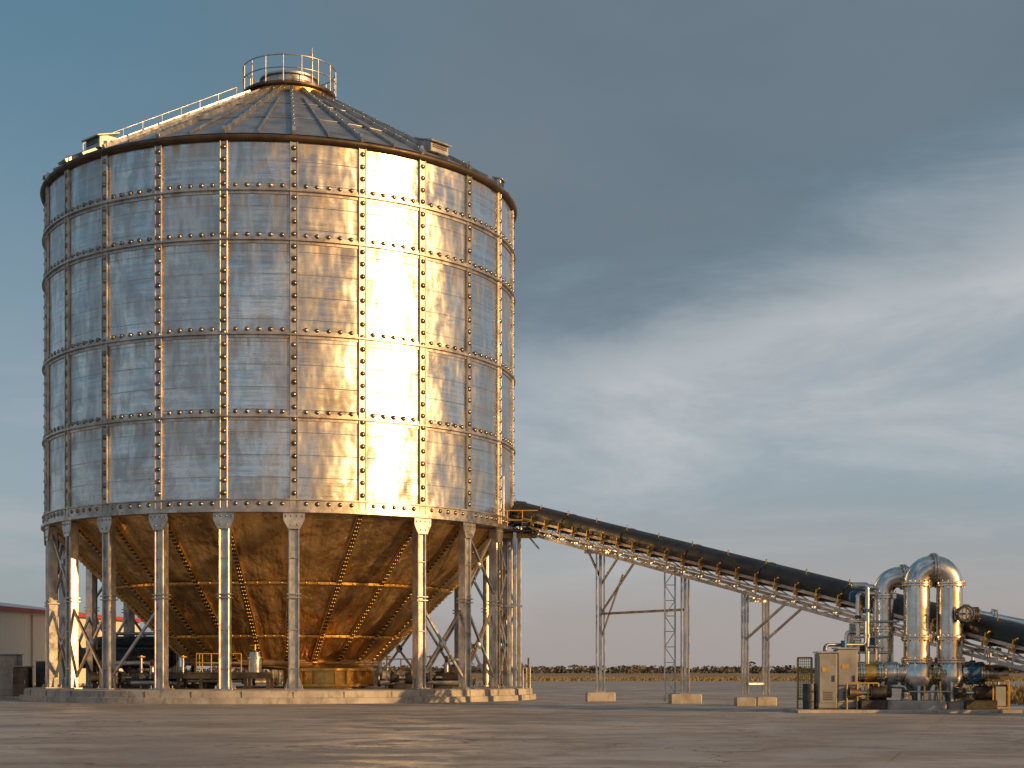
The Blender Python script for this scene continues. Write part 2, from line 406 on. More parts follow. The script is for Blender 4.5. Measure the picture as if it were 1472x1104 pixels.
for a in ANG:
    n = Vector((math.sin(a), -math.cos(a), 0)); t = Vector((math.cos(a), math.sin(a), 0))
    for z in zl:
        if z > ZT - .4: continue
        v_.dome(ap(a, R + .085, z + rv.uniform(-.02, .02)) + t * rv.uniform(-.015, .015), n, .14 * rv.uniform(.92, 1.06), RIVET)
for z in RINGS + [ZB + .06]:
    for i in range(24 * 6):
        a = A0 + rad(2.5) * i
        if i % 6 == 0: continue
        n = Vector((math.sin(a), -math.cos(a), 0))
        v_.dome(ap(a + rv.uniform(-.001, .001), R + (.06 if z != ZB + .06 else .09), z + (.20 if z != ZB + .06 else .16)), n, .12 * rv.uniform(.92, 1.08), RIVET)
v_.obj('bolt_heads', silo)

# roof
RX, RT, ZR = .35, 2.35, 33.7
rf = MB(); N = 192
def rp(a, f, off=0.):
    r = (R + .12) * (1 - f) + RT * f
    return Vector((CX + RX * f + r * math.sin(a), CY - r * math.cos(a), ZT + .2 + (ZR - ZT - .2) * f)) + Vector((math.sin(a) * .49, -math.cos(a) * .49, .87)) * off
vs = [rp(2 * math.pi * i / N, 0) for i in range(N)] + [rp(2 * math.pi * i / N, 1) for i in range(N)]
rf.add(vs, [(i, (i + 1) % N, N + (i + 1) % N, N + i) for i in range(N)], ROOFM, True)
for k in range(48):
    a = A0 + rad(7.5) * k
    big_ = k % 2 == 0
    nrm = Vector((math.sin(a) * .49, -math.cos(a) * .49, .87))
    rf.beam(rp(a, 0, .08), rp(a, 1 if big_ else .8, .08), .16 if big_ else .08, .22 if big_ else .12, GALV, up=nrm)
    if big_:
        for i in range(10): rf.dome(rp(a, .05 + i * .095, .19), nrm, .07, RIVET, n=6)
        q_ = rp(a, .012, .1); rf.obox(q_ + Vector((0, 0, .08)), (.16, .16, .3), GALV)
for f in (.33, .66):
    pts = [rp(2 * math.pi * i / 96, f, .03) for i in range(97)]
    rf.tube(pts, .03, ROOFM, n=5)
rf.obj('conical_roof', silo)

tc_ = MB(); c0 = (CX + RX, CY, 0)
tc_.lathe([(2.35, 33.55), (2.35, 33.95)], c0, BRASS, n=64)
tc_.lathe([(2.35, 33.95), (2.62, 34.0), (2.62, 34.14), (0, 34.16)], c0, DARKST, n=64)
for i in range(24):
    a = 2 * math.pi * i / 24; tc_.dome((c0[0] + 2.36 * math.sin(a), CY - 2.36 * math.cos(a), 33.8), (math.sin(a), -math.cos(a), 0), .06, RIVET, n=6)
tc_.lathe([(1.55, 34.15), (1.55, 34.85), (1.7, 34.9), (1.7, 35.0), (.5, 35.25), (0, 35.27)], c0, GALV, n=48)
for i in range(16):
    a = 2 * math.pi * i / 16
    q = Vector((c0[0] + 2.6 * math.sin(a), CY - 2.6 * math.cos(a), 34.1))
    tc_.cyl(q, q + Vector((0, 0, 1.45)), .035, GALV, n=6)
for z in (34.85, 35.55):
    tc_.tube([(c0[0] + 2.6 * math.sin(2 * math.pi * i / 64), CY - 2.6 * math.cos(2 * math.pi * i / 64), z) for i in range(65)], .035, GALV, n=6)
tc_.cyl((c0[0] + 1.5, CY - 1.8, 34.1), (c0[0] + 1.5, CY - 1.8, 35.9), .04, GALV, n=6)
tc_.obox((c0[0] + 1.5, CY - 1.8, 35.8), (.18, .05, .25), GALV)
tc_.cyl((c0[0] + 1.5, CY - 1.8, 35.9), (c0[0] + 1.5, CY - 1.8, 36.2), .015, GALV, n=5)
tc_.obj('roof_crown_with_railing', silo)

wk = MB(); aw = rad(-62 + 8.13)
nrm = Vector((math.sin(aw) * .49, -math.cos(aw) * .49, .87)); tt = Vector((math.cos(aw), math.sin(aw), 0))
wk.beam(rp(aw, .02, .16), rp(aw, .98, .16), .8, .06, ROOFM, up=nrm)
for sd in (-.4, .4):
    wk.beam(rp(aw, .02, .2) + tt * sd, rp(aw, .98, .2) + tt * sd, .06, .16, GALV, up=nrm)
for i in range(30):
    wk.beam(rp(aw, .03 + i * .033, .23) - tt * .38, rp(aw, .03 + i * .033, .23) + tt * .38, .06, .05, DARKST)
sd = -.4
for i in range(9):
    q = rp(aw, .14 + i * .1, .2) + tt * sd; wk.cyl(q, q + Vector((0, 0, .6)), .025, GALV, n=6)
wk.cyl(rp(aw, .14, .2) + tt * sd + Vector((0, 0, .6)), rp(aw, .94, .2) + tt * sd + Vector((0, 0, .6)), .025, GALV, n=6)
def hatch(adeg, f, w_, h_, dp):
    a = rad(adeg + 8.13); n = Vector((math.sin(a), -math.cos(a), 0)); t = Vector((math.cos(a), math.sin(a), 0))
    p = rp(a, f)
    wk.obox(p + Vector((0, 0, h_ * .3)), (w_, dp, h_ * 1.2), ROOFM, (t, n, Vector((0, 0, 1))), .03)
    wk.obox(p + Vector((0, 0, h_ * .95)) + n * .08, (w_ * 1.2, dp * 1.25, .08), GALV, (t, (n - Vector((0, 0, .3))).normalized(), (Vector((0, 0, 1)) + n * .3).normalized()), .02)
    for i in range(4):
        wk.obox(p + n * (dp / 2 + .012) + Vector((0, 0, h_ * (.15 + .17 * i))), (w_ * .8, .03, .05), DARKST, (t, n, Vector((0, 0, 1))))
hatch(-52, .12, 1.3, .6, 1.1); hatch(40, .12, 1.3, .55, 1.1); hatch(-79, .03, .6, .45, .5); hatch(66, .04, .6, .45, .5); hatch(-140, .3, 1.2, .8, 1.1); hatch(140, .3, 1.2, .8, 1.1)
wk.obj('roof_walkway_and_hatches', silo)

# hopper cone
hc = MB(); Z0, Z1, R0, R1 = ZB - .2, 1.95, R - .25, 5.2
prof = [(R0 + (R1 - R0) * i / 24, Z0 + (Z1 - Z0) * i / 24) for i in range(25)]
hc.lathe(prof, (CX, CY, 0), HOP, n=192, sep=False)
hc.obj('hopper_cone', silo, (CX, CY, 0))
hs = MB(); OX, OY = -9.9, 86.4
n96 = 96
top = [Vector((CX + R1 * math.sin(2 * math.pi * i / n96), CY - R1 * math.cos(2 * math.pi * i / n96), Z1)) for i in range(n96)]
bot = [Vector((OX + 2.1 * math.sin(2 * math.pi * i / n96), OY - 2.1 * math.cos(2 * math.pi * i / n96), 1.6)) for i in range(n96)]
hs.add(top + bot, [(i, (i + 1) % n96, n96 + (i + 1) % n96, n96 + i) for i in range(n96)], HOP, True)
hs.lathe([(2.1, 1.74), (2.55, 1.72), (2.55, 1.6), (2.25, 1.58), (2.25, .92), (2.5, .9), (2.5, .76), (2.1, .74), (2.1, .6)], (OX, OY, 0), BRASS, n=64)
for i in range(24):
    a = 2 * math.pi * i / 24
    hs.beam((OX + 2.36 * math.sin(a), OY - 2.36 * math.cos(a), .9), (OX + 2.36 * math.sin(a), OY - 2.36 * math.cos(a), 1.6), .05, .2, BRASS, up=Vector((math.sin(a), -math.cos(a), 0)))
hs.lathe([(R1 + .02, Z1 - .08), (R1 + .3, Z1 - .06), (R1 + .3, Z1 + .1), (R1 + .2, Z1 + .3)], (CX, CY, 0), HOP, n=96)
hs.obj('discharge_collar', silo)
cs = MB()
def cp(a, f, off=0.):
    r = R0 + (R1 - R0) * f; z = Z0 + (Z1 - Z0) * f
    return ap(a, r + off * .7, z - off * .7)
for a in ANG:
    nrm = Vector((math.sin(a) * .7, -math.cos(a) * .7, -.7)); t = Vector((math.cos(a), math.sin(a), 0))
    cs.beam(cp(a, 0, .04), cp(a, 1, .04), .36, .09, BRASS, up=nrm)
    cs.beam(cp(a, 0, .085), cp(a, 1, .085), .26, .03, DARKST, up=nrm)
    for i in range(40):
        for sd in (-.06, .06): cs.dome(cp(a, .02 + .0245 * i, .10) + t * sd, nrm, .055, BRASS, n=6)
for f in (.44, .80):
    r = R0 + (R1 - R0) * f; z = Z0 + (Z1 - Z0) * f
    cs.lathe([(r + .14, z + .06), (r + .12, z - .06), (r - .05, z - .12)], (CX, CY, 0), BRASS, n=144)
    for i in range(96):
        a = 2 * math.pi * i / 96
        cs.dome(ap(a, r + .13, z - .0), (math.sin(a), -math.cos(a), -.3), .06, BRASS, n=6)
cs.obj('hopper_seams', silo)

sb = MB()
sb.lathe([(0, .655), (13.98, .65), (14.1, .60), (14.12, .30), (14.3, .28), (14.32, -.05)], (CX, CY, 0), CONC, n=120)
for i in range(36):
    a = 2 * math.pi * i / 36
    sb.obox(ap(a, 14.115, .44), (.03, .03, .3), DARKST, (Vector((math.cos(a), math.sin(a), 0)), Vector((math.sin(a), -math.cos(a), 0)), Vector((0, 0, 1))))
sb.obj('ring_foundation', silo)

co = MB(); RC = R - .22; UZ = Vector((0, 0, 1))
def column(a):
    n = Vector((math.sin(a), -math.cos(a), 0)); t = Vector((math.cos(a), math.sin(a), 0)); A = (t, n, UZ)
    zb, zt = .65, 9.3; zm = (zb + zt) / 2
    co.obox(ap(a, RC - .02, zm), (.42, .32, zt - zb), GALV, A, .03)
    for sd in (-1, 1):
        co.obox(ap(a, RC + .02, zm) + t * sd * .22, (.09, .50, zt - zb - .04), GALV, A, .035)
    co.obox(ap(a, RC, .69), (.95, .9, .07), GALV, A, .01)
    for sx in (-1, 1):
        for sy in (-1, 1):
            co.cyl(ap(a, RC + sy * .36, .7) + t * sx * .38, ap(a, RC + sy * .36, .86) + t * sx * .38, .045, RIVET, n=6)
        co.add([ap(a, RC, .73) + t * sx * .28 - n * .02, ap(a, RC, .73) + t * sx * .46 - n * .02, ap(a, RC, 1.25) + t * sx * .28 - n * .02,
                ap(a, RC, .73) + t * sx * .28 + n * .02, ap(a, RC, .73) + t * sx * .46 + n * .02, ap(a, RC, 1.25) + t * sx * .28 + n * .02],
               [(0, 1, 2), (5, 4, 3), (0, 3, 4, 1), (1, 4, 5, 2), (2, 5, 3, 0)], GALV)
    for zz in (5.15, 5.33):
        co.obox(ap(a, RC + .02, zz), (.70, .62, .06), GALV, A, .01)
    for zz in (1.7, 3.6, 7.1):
        co.obox(ap(a, RC + .02, zz), (.46, .44, .05), GALV, A, .01)
    pts = [(-.29, 8.5), (.29, 8.5), (.52, 8.95), (.52, 9.28), (-.52, 9.28), (-.52, 8.95)]
    f_ = [ap(a, RC + .33, z) + t * x for x, z in pts]; k_ = [ap(a, RC + .28, z) + t * x for x, z in pts]
    co.add(f_ + k_, [tuple(range(6)), tuple(reversed(range(6, 12)))] + [(i, i + 6, (i + 1) % 6 + 6, (i + 1) % 6) for i in range(6)], GALV)
    for x, z in ((-.4, 9.12), (.4, 9.12), (-.14, 9.12), (.14, 9.12), (-.16, 8.7), (.16, 8.7)):
        co.dome(ap(a, RC + .33, z) + t * x, n, .05, RIVET, n=6)
for k, a in enumerate(ANG):
    if k == 1: continue
    column(a)
co.obj('support_columns', silo)
bc = MB()
for k in range(24):
    if k in (22, 23, 0, 1): continue
    a, b2 = ANG[k], ANG[k] + rad(15)
    if k in (21,):
        bc.beam(ap(a, RC, 1.1), ap(b2, RC, 4.9), .12, .12, GALV); continue
    for (za, zb_) in (((1.0, 5.0),) if k % 2 == 0 else ((1.0, 5.0), (5.5, 9.0))):
        bc.beam(ap(a, RC - .08, za), ap(b2, RC - .08, zb_), .12, .12, GALV)
        bc.beam(ap(a, RC + .08, zb_), ap(b2, RC + .08, za), .12, .12, GALV)
        mid = (ap(a, RC, (za + zb_) / 2) + ap(b2, RC, (za + zb_) / 2)) / 2
        bc.dome(mid, (math.sin(a), -math.cos(a), 0), .26, GALV, n=8, flat=.5)
bc.obj('cross_bracing', silo)

# ------------------------------------------------------------------ under-silo machinery
def motor(mb, p, d, r, L, m):
    p = Vector(p); d = Vector(d).normalized()
    mb.cyl(p, p + d * L, r, m, n=18)
    for i in range(9): mb.cyl(p + d * (L * (.12 + .08 * i)), p + d * (L * (.12 + .08 * i) + .03), r * 1.08, m, n=18)
    mb.cyl(p + d * L, p + d * (L + .2), r * .7, DARKST, n=14)
    mb.cyl(p - d * .35, p, r * .3, STAIN, n=10); mb.cyl(p - d * .8, p - d * .35, r * .95, m, r1=r * .6, n=18)
    mb.obox(p + d * L * .5 + Vector((0, 0, r * 1.15)), (r * .9, r * .9, r * .4), m, bev=.03)
    mb.obox(p + d * (L * .3) - Vector((0, 0, r + .08)), (L * 1.5 if abs(d.x) > .5 else r * 1.6, r * 1.6 if abs(d.x) > .5 else L * 1.5, .16), DARKST, bev=.02)
um = empty('discharge_machinery', (-13, 84, .65)); q = MB()
for y in (82.2, 83.6):
    q.beam((-18.5, y, 1.32), (-12.5, y, 1.32), .14, .26, DARKST)
for x in [-18.3 + 1.15 * i for i in range(6)]:
    q.beam((x, 82.25, .65), (x, 82.25, 1.2), .16, .16, DARKST); q.beam((x, 83.55, .65), (x, 83.55, 1.2), .16, .16, DARKST)
q.obox((-15.3, 82.9, 1.49), (5.4, 1.7, .06), DARKST)
def rail(mb, p0, p1, h, m, n):
    p0 = Vector(p0); p1 = Vector(p1)
    for i in range(n + 1):
        a = p0.lerp(p1, i / n); mb.cyl(a, a + Vector((0, 0, h)), .035, m, n=6)
    for k in (.5, 1.): mb.cyl(p0 + Vector((0, 0, h * k)), p1 + Vector((0, 0, h * k)), .035, m, n=6)
rail(q, (-16.2, 82.1, 1.52), (-13.9, 82.1, 1.52), .95, YEL, 3); rail(q, (-16.2, 82.1, 1.52), (-16.2, 83.7, 1.52), .95, YEL, 2)
rail(q, (-6.9, 83, 1.3), (-5.2, 83, 1.3), .9, YEL, 3)
q.lathe([(0, 1.5), (.36, 1.5), (.36, 2.2), (.42, 2.22), (.42, 2.3), (.33, 2.32), (.28, 2.55), (.1, 2.66), (0, 2.67)], (-13.3, 82.8, 0), STAIN, n=24)
q.cyl((-13.3, 82.8, 2.6), (-13.3, 82.8, 2.95), .05, BRASS, n=8); q.cyl((-13.55, 82.8, 2.9), (-13.05, 82.8, 2.9), .04, BRASS, n=8)
for i, (x, y, r) in enumerate([(-18.7, 84, .32), (-16.4, 84.4, .3), (-5.6, 84.2, .3), (-3.7, 85.2, .28), (-20.4, 86, .35), (-6.2, 86.8, .4), (-4.2, 88.2, .35), (-22.3, 88, .34)]):
    motor(q, (x, y, 1.15 + r * .2), (1, 0, 0), r, 1.0, (DBLUE, GREY, DBLUE, DARKST)[i % 4])
    q.obox((x + .4, y, .77), (2.1, 1.0, .24), DARKST, bev=.03)
for pts in ([(-20, 83.6, .95), (-17, 83.4, .95), (-17, 83.4, 1.1), (-14, 83.4, 1.1)], [(-13.6, 84.4, 1.0), (-12.5, 84.8, 1.0)],
            [(-7.0, 85.5, 1.2), (-3.5, 85.5, 1.2), (-3.5, 85.5, 2.2), (-2.2, 86.5, 2.2)],
            [(-7.0, 84.3, .95), (-2, 84.8, .95)], [(-22, 90, 2.0), (-22, 86, 2.0), (-19, 84.5, 2.0), (-19, 84.5, .8)]):
    q.tube(pts, .13, GALV, bend=.25, n=10)
    for p in pts: q.flange(p, (1, 0, 0), .2, DARKST)
for x in (-5.0, -4.3, -6.6, -17.4, -19.6):
    q.cyl((x, 84.6, .65), (x, 84.6, 2.4), .07, GALV, n=8); q.cyl((x, 84.6, 2.3), (x, 84.6, 2.36), .22, YEL, n=16)
q.obox((-21.5, 85.3, 1.25), (.9, .6, 1.2), GREY, bev=.03); q.obox((-2.9, 87.2, 1.3), (.8, .6, 1.3), DARKST, bev=.03)
q.obj('pumps_and_valves', um)
tk = empty('horizontal_tank', (-22, 97, .65)); q = MB()
for (y, z, r, x0, x1) in ((95.5, 2.35, .62, -27.2, -20.0), (97.6, 3.2, .5, -25.5, -18.5)):
    q.lathe([(0, 0), (r * .6, .08), (r * .9, .25), (r, .5), (r, x1 - x0 - .5), (r * .9, x1 - x0 - .25), (r * .6, x1 - x0 - .08), (0, x1 - x0)], (x0, y, z), DBLUE, n=28, axis=(1, 0, 0), sep=False)
    for k in range(4):
        x = x0 + .9 + (x1 - x0 - 1.8) * k / 3
        q.cyl((x - .05, y, z), (x + .05, y, z), r + .04, DARKST, n=28)
        q.obox((x, y, (z - r * .8 + .0) / 2), (.2, r * 1.6, z - r * .8), DARKST, bev=.02)
q.tube([(-24, 95.5, 2.9), (-24, 95.5, 3.8), (-20, 95.5, 3.8), (-20, 95.5, 1)], .1, GALV, bend=.3, n=10)
q.obj('tank_shells', tk)
lf = empty('switchgear_cabinet', (-28.6, 93, 0)); q = MB()
for (x, y, sx, sy, sz, mm) in ((-29.4, 93.5, 1.3, 1, 2.4, GREY), (-28.2, 92.2, .9, .8, 1.7, DARKST), (-27.4, 93.6, .7, .8, 2.0, DBLUE)):
    q.obox((x, y, sz / 2 + .1), (sx, sy, sz), mm, bev=.04); q.obox((x, y, sz + .14), (sx * 1.1, sy * 1.1, .06), GREY, bev=.01)
    q.obox((x, y - sy / 2 - .01, sz * .55), (sx * .8, .03, sz * .7), mm, bev=.01); q.obox((x + sx * .3, y - sy / 2 - .04, sz * .55), (.04, .05, .2), BRASS)
    q.obox((x, y, .06), (sx * 1.2, sy * 1.2, .12), CONC, bev=.01)
q.tube([(-30.2, 93, .1), (-30.2, 93, 1.4), (-29.8, 93, 1.4)], .06, GALV, bend=.15, n=8)
q.obj('cabinets', lf)

# ------------------------------------------------------------------ conveyor
cv = empty('belt_conveyor', (.35, 90, 0))
P0 = Vector((.35, 90, 10.4)); P1 = Vector((19.2, 60, 2.6))
D = (P1 - P0); LT = D.length; D.normalize(); S = Vector((.847, .532, 0)).normalized(); U = S.cross(D).normalized()
if U.z < 0: U = -U
def cq(t, s, u): return P0.lerp(P1, t) + S * s + U * u
TE = 1.2; SP = 1.35; nb = int(LT * TE / SP)
q = MB()
sec = [(-.62, .0), (-.62, .22)] + [(-.62 * math.cos(math.pi * i / 12), .22 + .5 * math.sin(math.pi * i / 12)) for i in range(1, 12)] + [(.62, .22), (.62, 0)]
vs = [cq(-.01, a, b_) for a, b_ in sec] + [cq(TE, a, b_) for a, b_ in sec]; k = len(sec)
q.add(vs, [(i, i + 1, k + i + 1, k + i) for i in range(k - 1)], BLACK, True)
q.add(vs[:k], [tuple(range(k))], BLACK); q.add(vs[k:], [tuple(reversed(range(k)))], BLACK)
for i in range(0, nb + 1):
    t = i * SP / LT
    if i % 2 == 0:
        q.cyl(cq(t, -.3, .66), cq(t, -.3, .84), .025, BRASS, n=6); q.dome(cq(t, -.3, .84), (0, 0, 1), .045, BRASS, n=6)
    if i % 4 == 0:
        pts = [cq(t, a * 1.02, b_ * 1.02) for a, b_ in sec]; q.tube(pts, .02, BLACK, n=5)
q.obj('belt_and_hood', cv)
q = MB()
for sd in (-1, 1):
    q.beam(cq(-.02, sd * .70, -.06), cq(TE, sd * .70, -.06), .10, .13, STRIP, up=U)
    q.beam(cq(0, sd * .66, -.42), cq(TE, sd * .66, -.42), .08, .08, GALV, up=U)
    q.beam(cq(0, sd * .66, -.80), cq(TE, sd * .66, -.80), .12, .13, GALV, up=U)
    for i in range(nb + 1):
        t = i * SP / LT; t2 = (i + 1) * SP / LT
        q.beam(cq(t, sd * .66, -.12), cq(t, sd * .66, -.74), .06, .06, GALV)
        if i < nb: q.beam(cq(t, sd * .66, -.46), cq(t2, sd * .66, -.74), .045, .045, GALV)
        q.beam(cq(t, sd * .78, .20), cq(t, sd * .78, -.30), .06, .12, BRASS, up=S)
        q.beam(cq(t, sd * .78, .12), cq(t + .006, sd * .86, .28), .045, .045, BRASS)
        q.cyl(cq(t + .004, sd * .74, -.02), cq(t + .004, sd * .94, -.02), .065, BRASS, n=10)
for i in range(nb + 1):
    t = i * SP / LT
    q.beam(cq(t, -.60, -.8), cq(t, .60, -.8), .06, .06, GALV); q.cyl(cq(t, -.6, -.25), cq(t, .6, -.25), .09, DARKST, n=8)
q.obj('truss_and_idlers', cv)
q = MB()
q.cyl(cq(-.012, -.62, .2), cq(-.012, .62, .2), .5, BLACK, n=24); q.cyl(cq(-.012, -.8, .2), cq(-.012, .8, .2), .12, BRASS, n=12)
q.obox(cq(-.01, 0, -.3), (1.5, 1.3, .7), DARKST, (S, D, U), .05)
q.obox((.15, 88.6, 9.25), (2.6, 2.4, .10), DARKST, bev=.02)
for (a, b2) in (((-1.1, 87.45), (1.4, 87.45)), ((1.4, 87.45), (1.4, 89.7))):
    rail(q, (*a, 9.3), (*b2, 9.3), 1.05, YEL, 3)
for x, y in ((-.75, 87.6), (.15, 87.6), (-.2, 89.2), (.4, 89.2)):
    q.beam((x, y, .65), (x, y, 9.2), .22, .22, GALV, bev=.03)
    q.obox((x, y, .7), (.5, .5, .08), GALV); q.obox((x, y, 5.2), (.34, .34, .12), GALV)
q.beam((-.75, 87.6, 1), (.15, 87.6, 5), .08, .08, GALV); q.beam((.15, 87.6, 1), (-.75, 87.6, 5), .08, .08, GALV)
q.beam((-.75, 87.6, 5), (.15, 87.6, 9), .08, .08, GALV); q.beam((.15, 87.6, 5), (-.75, 87.6, 9), .08, .08, GALV)
for x in (-.95, -.45): q.cyl((x, 87.3, 9.3), (x, 87.3, 12.2), .04, GALV, n=6)
for i in range(10): q.cyl((-.95, 87.3, 9.45 + .3 * i), (-.45, 87.3, 9.45 + .3 * i), .025, GALV, n=5)
q.beam((.75, 88.2, 9.2), (1.5, 88.2, 8.3), .1, .1, GALV); q.obox((.4, 87.9, 9.0), (1.9, .15, .25), YEL)
motor(q, (.9, 88.2, 9.75), (1, 0, 0), .25, .7, DARKST)
q.tube([(.9, 87.5, .65), (.9, 87.5, 2.3)], .05, DARKST, n=8)
rail(q, (.6, 87.2, .65), (1.0, 88.4, .65), 1.1, GALV, 2)
q.obj('head_platform', cv)
q = MB()
def foot(x, y, w_=1.5):
    q.obox((x, y, .22), (w_, w_ * .85, .5), CONC, bev=.05); q.obox((x, y, .5), (.55, .55, .06), GALV)
def legcol(x, y, zt, wv=.34):
    q.beam((x, y, .5), (x, y, zt), wv * .35, wv * .9, GALV, up=Vector((0, 1, 0)))
    for sd in (-1, 1): q.beam((x + sd * wv / 2, y, .5), (x + sd * wv / 2, y, zt), .07, wv, GALV, up=Vector((0, 1, 0)), bev=.01)
a = cq(.2307, 0, -.88); foot(a.x, a.y); legcol(a.x, a.y, a.z, .40)
for (z0, dt) in ((a.z - 3.2, .085), (a.z - 1.7, .045)):
    e2 = cq(.2307 + dt, 0, -.85); q.beam((a.x, a.y, z0), e2, .09, .09, GALV)
e2 = cq(.2307 - .035, 0, -.85); q.beam((a.x, a.y, a.z - 1.3), e2, .09, .09, GALV)
q.beam(a + Vector((-.8, -.5, .02)), a + Vector((.8, .5, .02)), .2, .2, GALV)
c_ = cq(.43, 0, -.88); foot(c_.x, c_.y); legcol(c_.x, c_.y, c_.z, .34)
q.beam((a.x, a.y, 4.55), (c_.x, c_.y, 4.55), .12, .12, GALV)
q.beam((a.x, a.y, 3.2), (a.x * .72 + c_.x * .28, a.y * .72 + c_.y * .28, 6.5), .07, .07, GALV)
l0 = Vector((c_.x - .95, c_.y + .3, 0))
for dx_ in (0, .5): q.beam(l0 + Vector((dx_, 0, .1)), l0 + Vector((dx_, 0, c_.z + .5)), .07, .07, GALV)
for i in range(9):
    z = .5 + i * .75; q.beam(l0 + Vector((0, 0, z)), l0 + Vector((.5, 0, z)), .04, .04, GALV)
    if z + .75 < c_.z + .5: q.beam(l0 + Vector((0 if i % 2 else .5, 0, z)), l0 + Vector((.5 if i % 2 else 0, 0, z + .75)), .04, .04, GALV)
for t in (.575, .77, 1.08):
    zt = cq(t, 0, -.86).z
    p = [cq(t, sd * .62, -.86) for sd in (-1, 1)]
    for v in p:
        q.obox((v.x, v.y, .18), (.9, .8, .42), CONC, bev=.04); legcol(v.x, v.y, zt, .26)
    if zt > 3:
        q.beam((p[0].x, p[0].y, zt - .25), (p[1].x, p[1].y, zt - .25), .2, .2, GALV)
    for sd, v in zip((-1, 1), p):
        if t < .7: q.beam((v.x, v.y, zt - 2.1), cq(t + .075, sd * .62, -.84), .09, .09, GALV)
    if t < .7: q.beam((p[0].x, p[0].y, 1), (p[1].x, p[1].y, 1), .08, .08, GALV)
q.obj('trestle_supports', cv)

# ------------------------------------------------------------------ pipework
pw = empty('process_pipework', (15.5, 61.5, 0)); q = MB(); Yp = 61.5
XA, XB = 15.56, 16.82; RA = .50
q.obox((14.9, 61.6, .06), (8.4, 3.4, .13), CONC, bev=.02); q.obox((15.3, 61.3, .24), (2.2, 1.9, .44), CONC, bev=.04); q.obox((17.3, 61.7, .22), (1.3, 1.6, .4), CONC, bev=.04)
q.tube([(XA, Yp, 1.2), (XA, Yp, 5.53), (XB, Yp, 5.53), (XB, Yp, 1.3)], RA, STAIN, n=36, bend=.629, seg=14)
q.lathe([(.18, .45), (.2, .62), (.5, .85), (.64, 1.15), (.66, 1.45), (.60, 1.75), (.5, 1.95)], (XA, Yp, 0), STAIN, n=36, sep=False)
q.lathe([(.16, .42), (.2, .62), (.42, .85), (.56, 1.15), (.58, 1.4), (.54, 1.7), (.5, 1.9)], (XB, Yp, 0), STAIN, n=36, sep=False)
for x in (XA, XB):
    for z in (1.98, 2.85, 4.92): q.flange((x, Yp, z), (0, 0, 1), RA + .1, STAIN, 16)
    for i in range(3):
        an = 2 * math.pi * i / 3 + .4; q.beam((x + .5 * math.cos(an), Yp + .5 * math.sin(an), 1.3), (x + .62 * math.cos(an), Yp + .62 * math.sin(an), .42), .1, .08, GALV)
cxA = (XA + XB) / 2
for an in (30, 60, 90, 120, 150):
    c = Vector((cxA + .63 * math.cos(rad(an)), Yp, 4.9 + .63 * math.sin(rad(an)))); dd = Vector((-math.sin(rad(an)), 0, math.cos(rad(an))))
    q.cyl(c - dd * .012, c + dd * .012, RA + .012, STAIN, n=36)
q.flange((cxA, Yp, 5.53), (1, 0, 0), RA + .1, STAIN, 16)
q.tube([(14.5, 62.5, .9), (14.5, 62.5, 5.25), (15.7, 62.3, 5.25), (16.6, 62.3, 5.25)], .40, STAIN, n=28, bend=.62, seg=10)
for z in (3.2, 4.5): q.flange((14.5, 62.5, z), (0, 0, 1), .5, STAIN, 12)
q.flange((15.25, 62.38, 5.25), (1, 0, 0), .5, STAIN, 12)
q.tube([(12.9, Yp, 1.5), (19.0, Yp, 1.5)], .34, STAIN, n=28)
for x in (13.4, 14.1, 14.7, 16.2, 17.55, 18.0): q.flange((x, Yp, 1.5), (1, 0, 0), .45, STAIN if x != 17.55 else BLUE, 12)
q.cyl((12.75, Yp, 1.5), (13.15, Yp, 1.5), .48, BLUE, n=28); q.cyl((12.35, Yp, 1.5), (12.75, Yp, 1.5), .36, DBLUE, n=24); q.cyl((13.55, Yp, 1.5), (13.95, Yp, 1.5), .38, BRASS, n=24)
q.cyl((17.62, Yp, 1.5), (17.95, Yp, 1.5), .42, BLUE, n=28)
q.lathe([(.36, 0), (.46, .1), (.46, .35), (.36, .5)], (14.25, Yp, 1.5), STAIN, n=28, axis=(1, 0, 0))
for x in (13.3, 14.2, 18.2): q.obox((x, Yp, .65), (.16, .5, 1.1), GALV, bev=.02)
def wheel(p, d, r, m):
    p = Vector(p); d = Vector(d).normalized(); a = Vector((0, 0, 1)) if abs(d.z) < .9 else Vector((1, 0, 0)); x = d.cross(a).normalized(); y = d.cross(x)
    q.tube([p + (x * math.cos(2 * math.pi * i / 20) + y * math.sin(2 * math.pi * i / 20)) * r for i in range(21)], .035, m, n=6)
    for i in range(4): q.cyl(p, p + (x * math.cos(math.pi * i / 2) + y * math.sin(math.pi * i / 2)) * r, .022, m, n=6)
    q.cyl(p - d * .5, p + d * .08, .04, STAIN, n=8)
q.cyl((XB + .3, 61.1, 3.75), (XB + .3, 60.55, 3.75), .2, STAIN, n=18); q.flange((XB + .3, 60.7, 3.75), (0, 1, 0), .3, DARKST, 8)
wheel((XB + .3, 60.3, 3.75), (0, -1, 0), .3, DBLUE); q.cyl((XB + .1, 61.0, 3.75), (XB + .9, 61.0, 3.75), .2, STAIN, n=16); q.flange((XB + .85, 61.0, 3.75), (1, 0, 0), .28, DARKST, 8)
wheel((14.0, Yp, 2.5), (0, 0, 1), .28, BLUE); wheel((18.3, Yp, 2.4), (0, 0, 1), .28, YEL); wheel((16.2, 60.8, 1.5), (0, -1, 0), .2, YEL)
q.tube([(XB + .4, 62.2, 3.9), (19.8, 61.4, 3.3), (22.5, 60.2, 2.6)], .24, STAIN, n=20, bend=1.0)
q.flange((18.6, 61.85, 3.64), (1, -.25, -.2), .34, STAIN, 8); q.flange((17.6, 62.1, 3.84), (1, -.1, -.1), .34, STAIN, 8)
rng = random.Random(5)
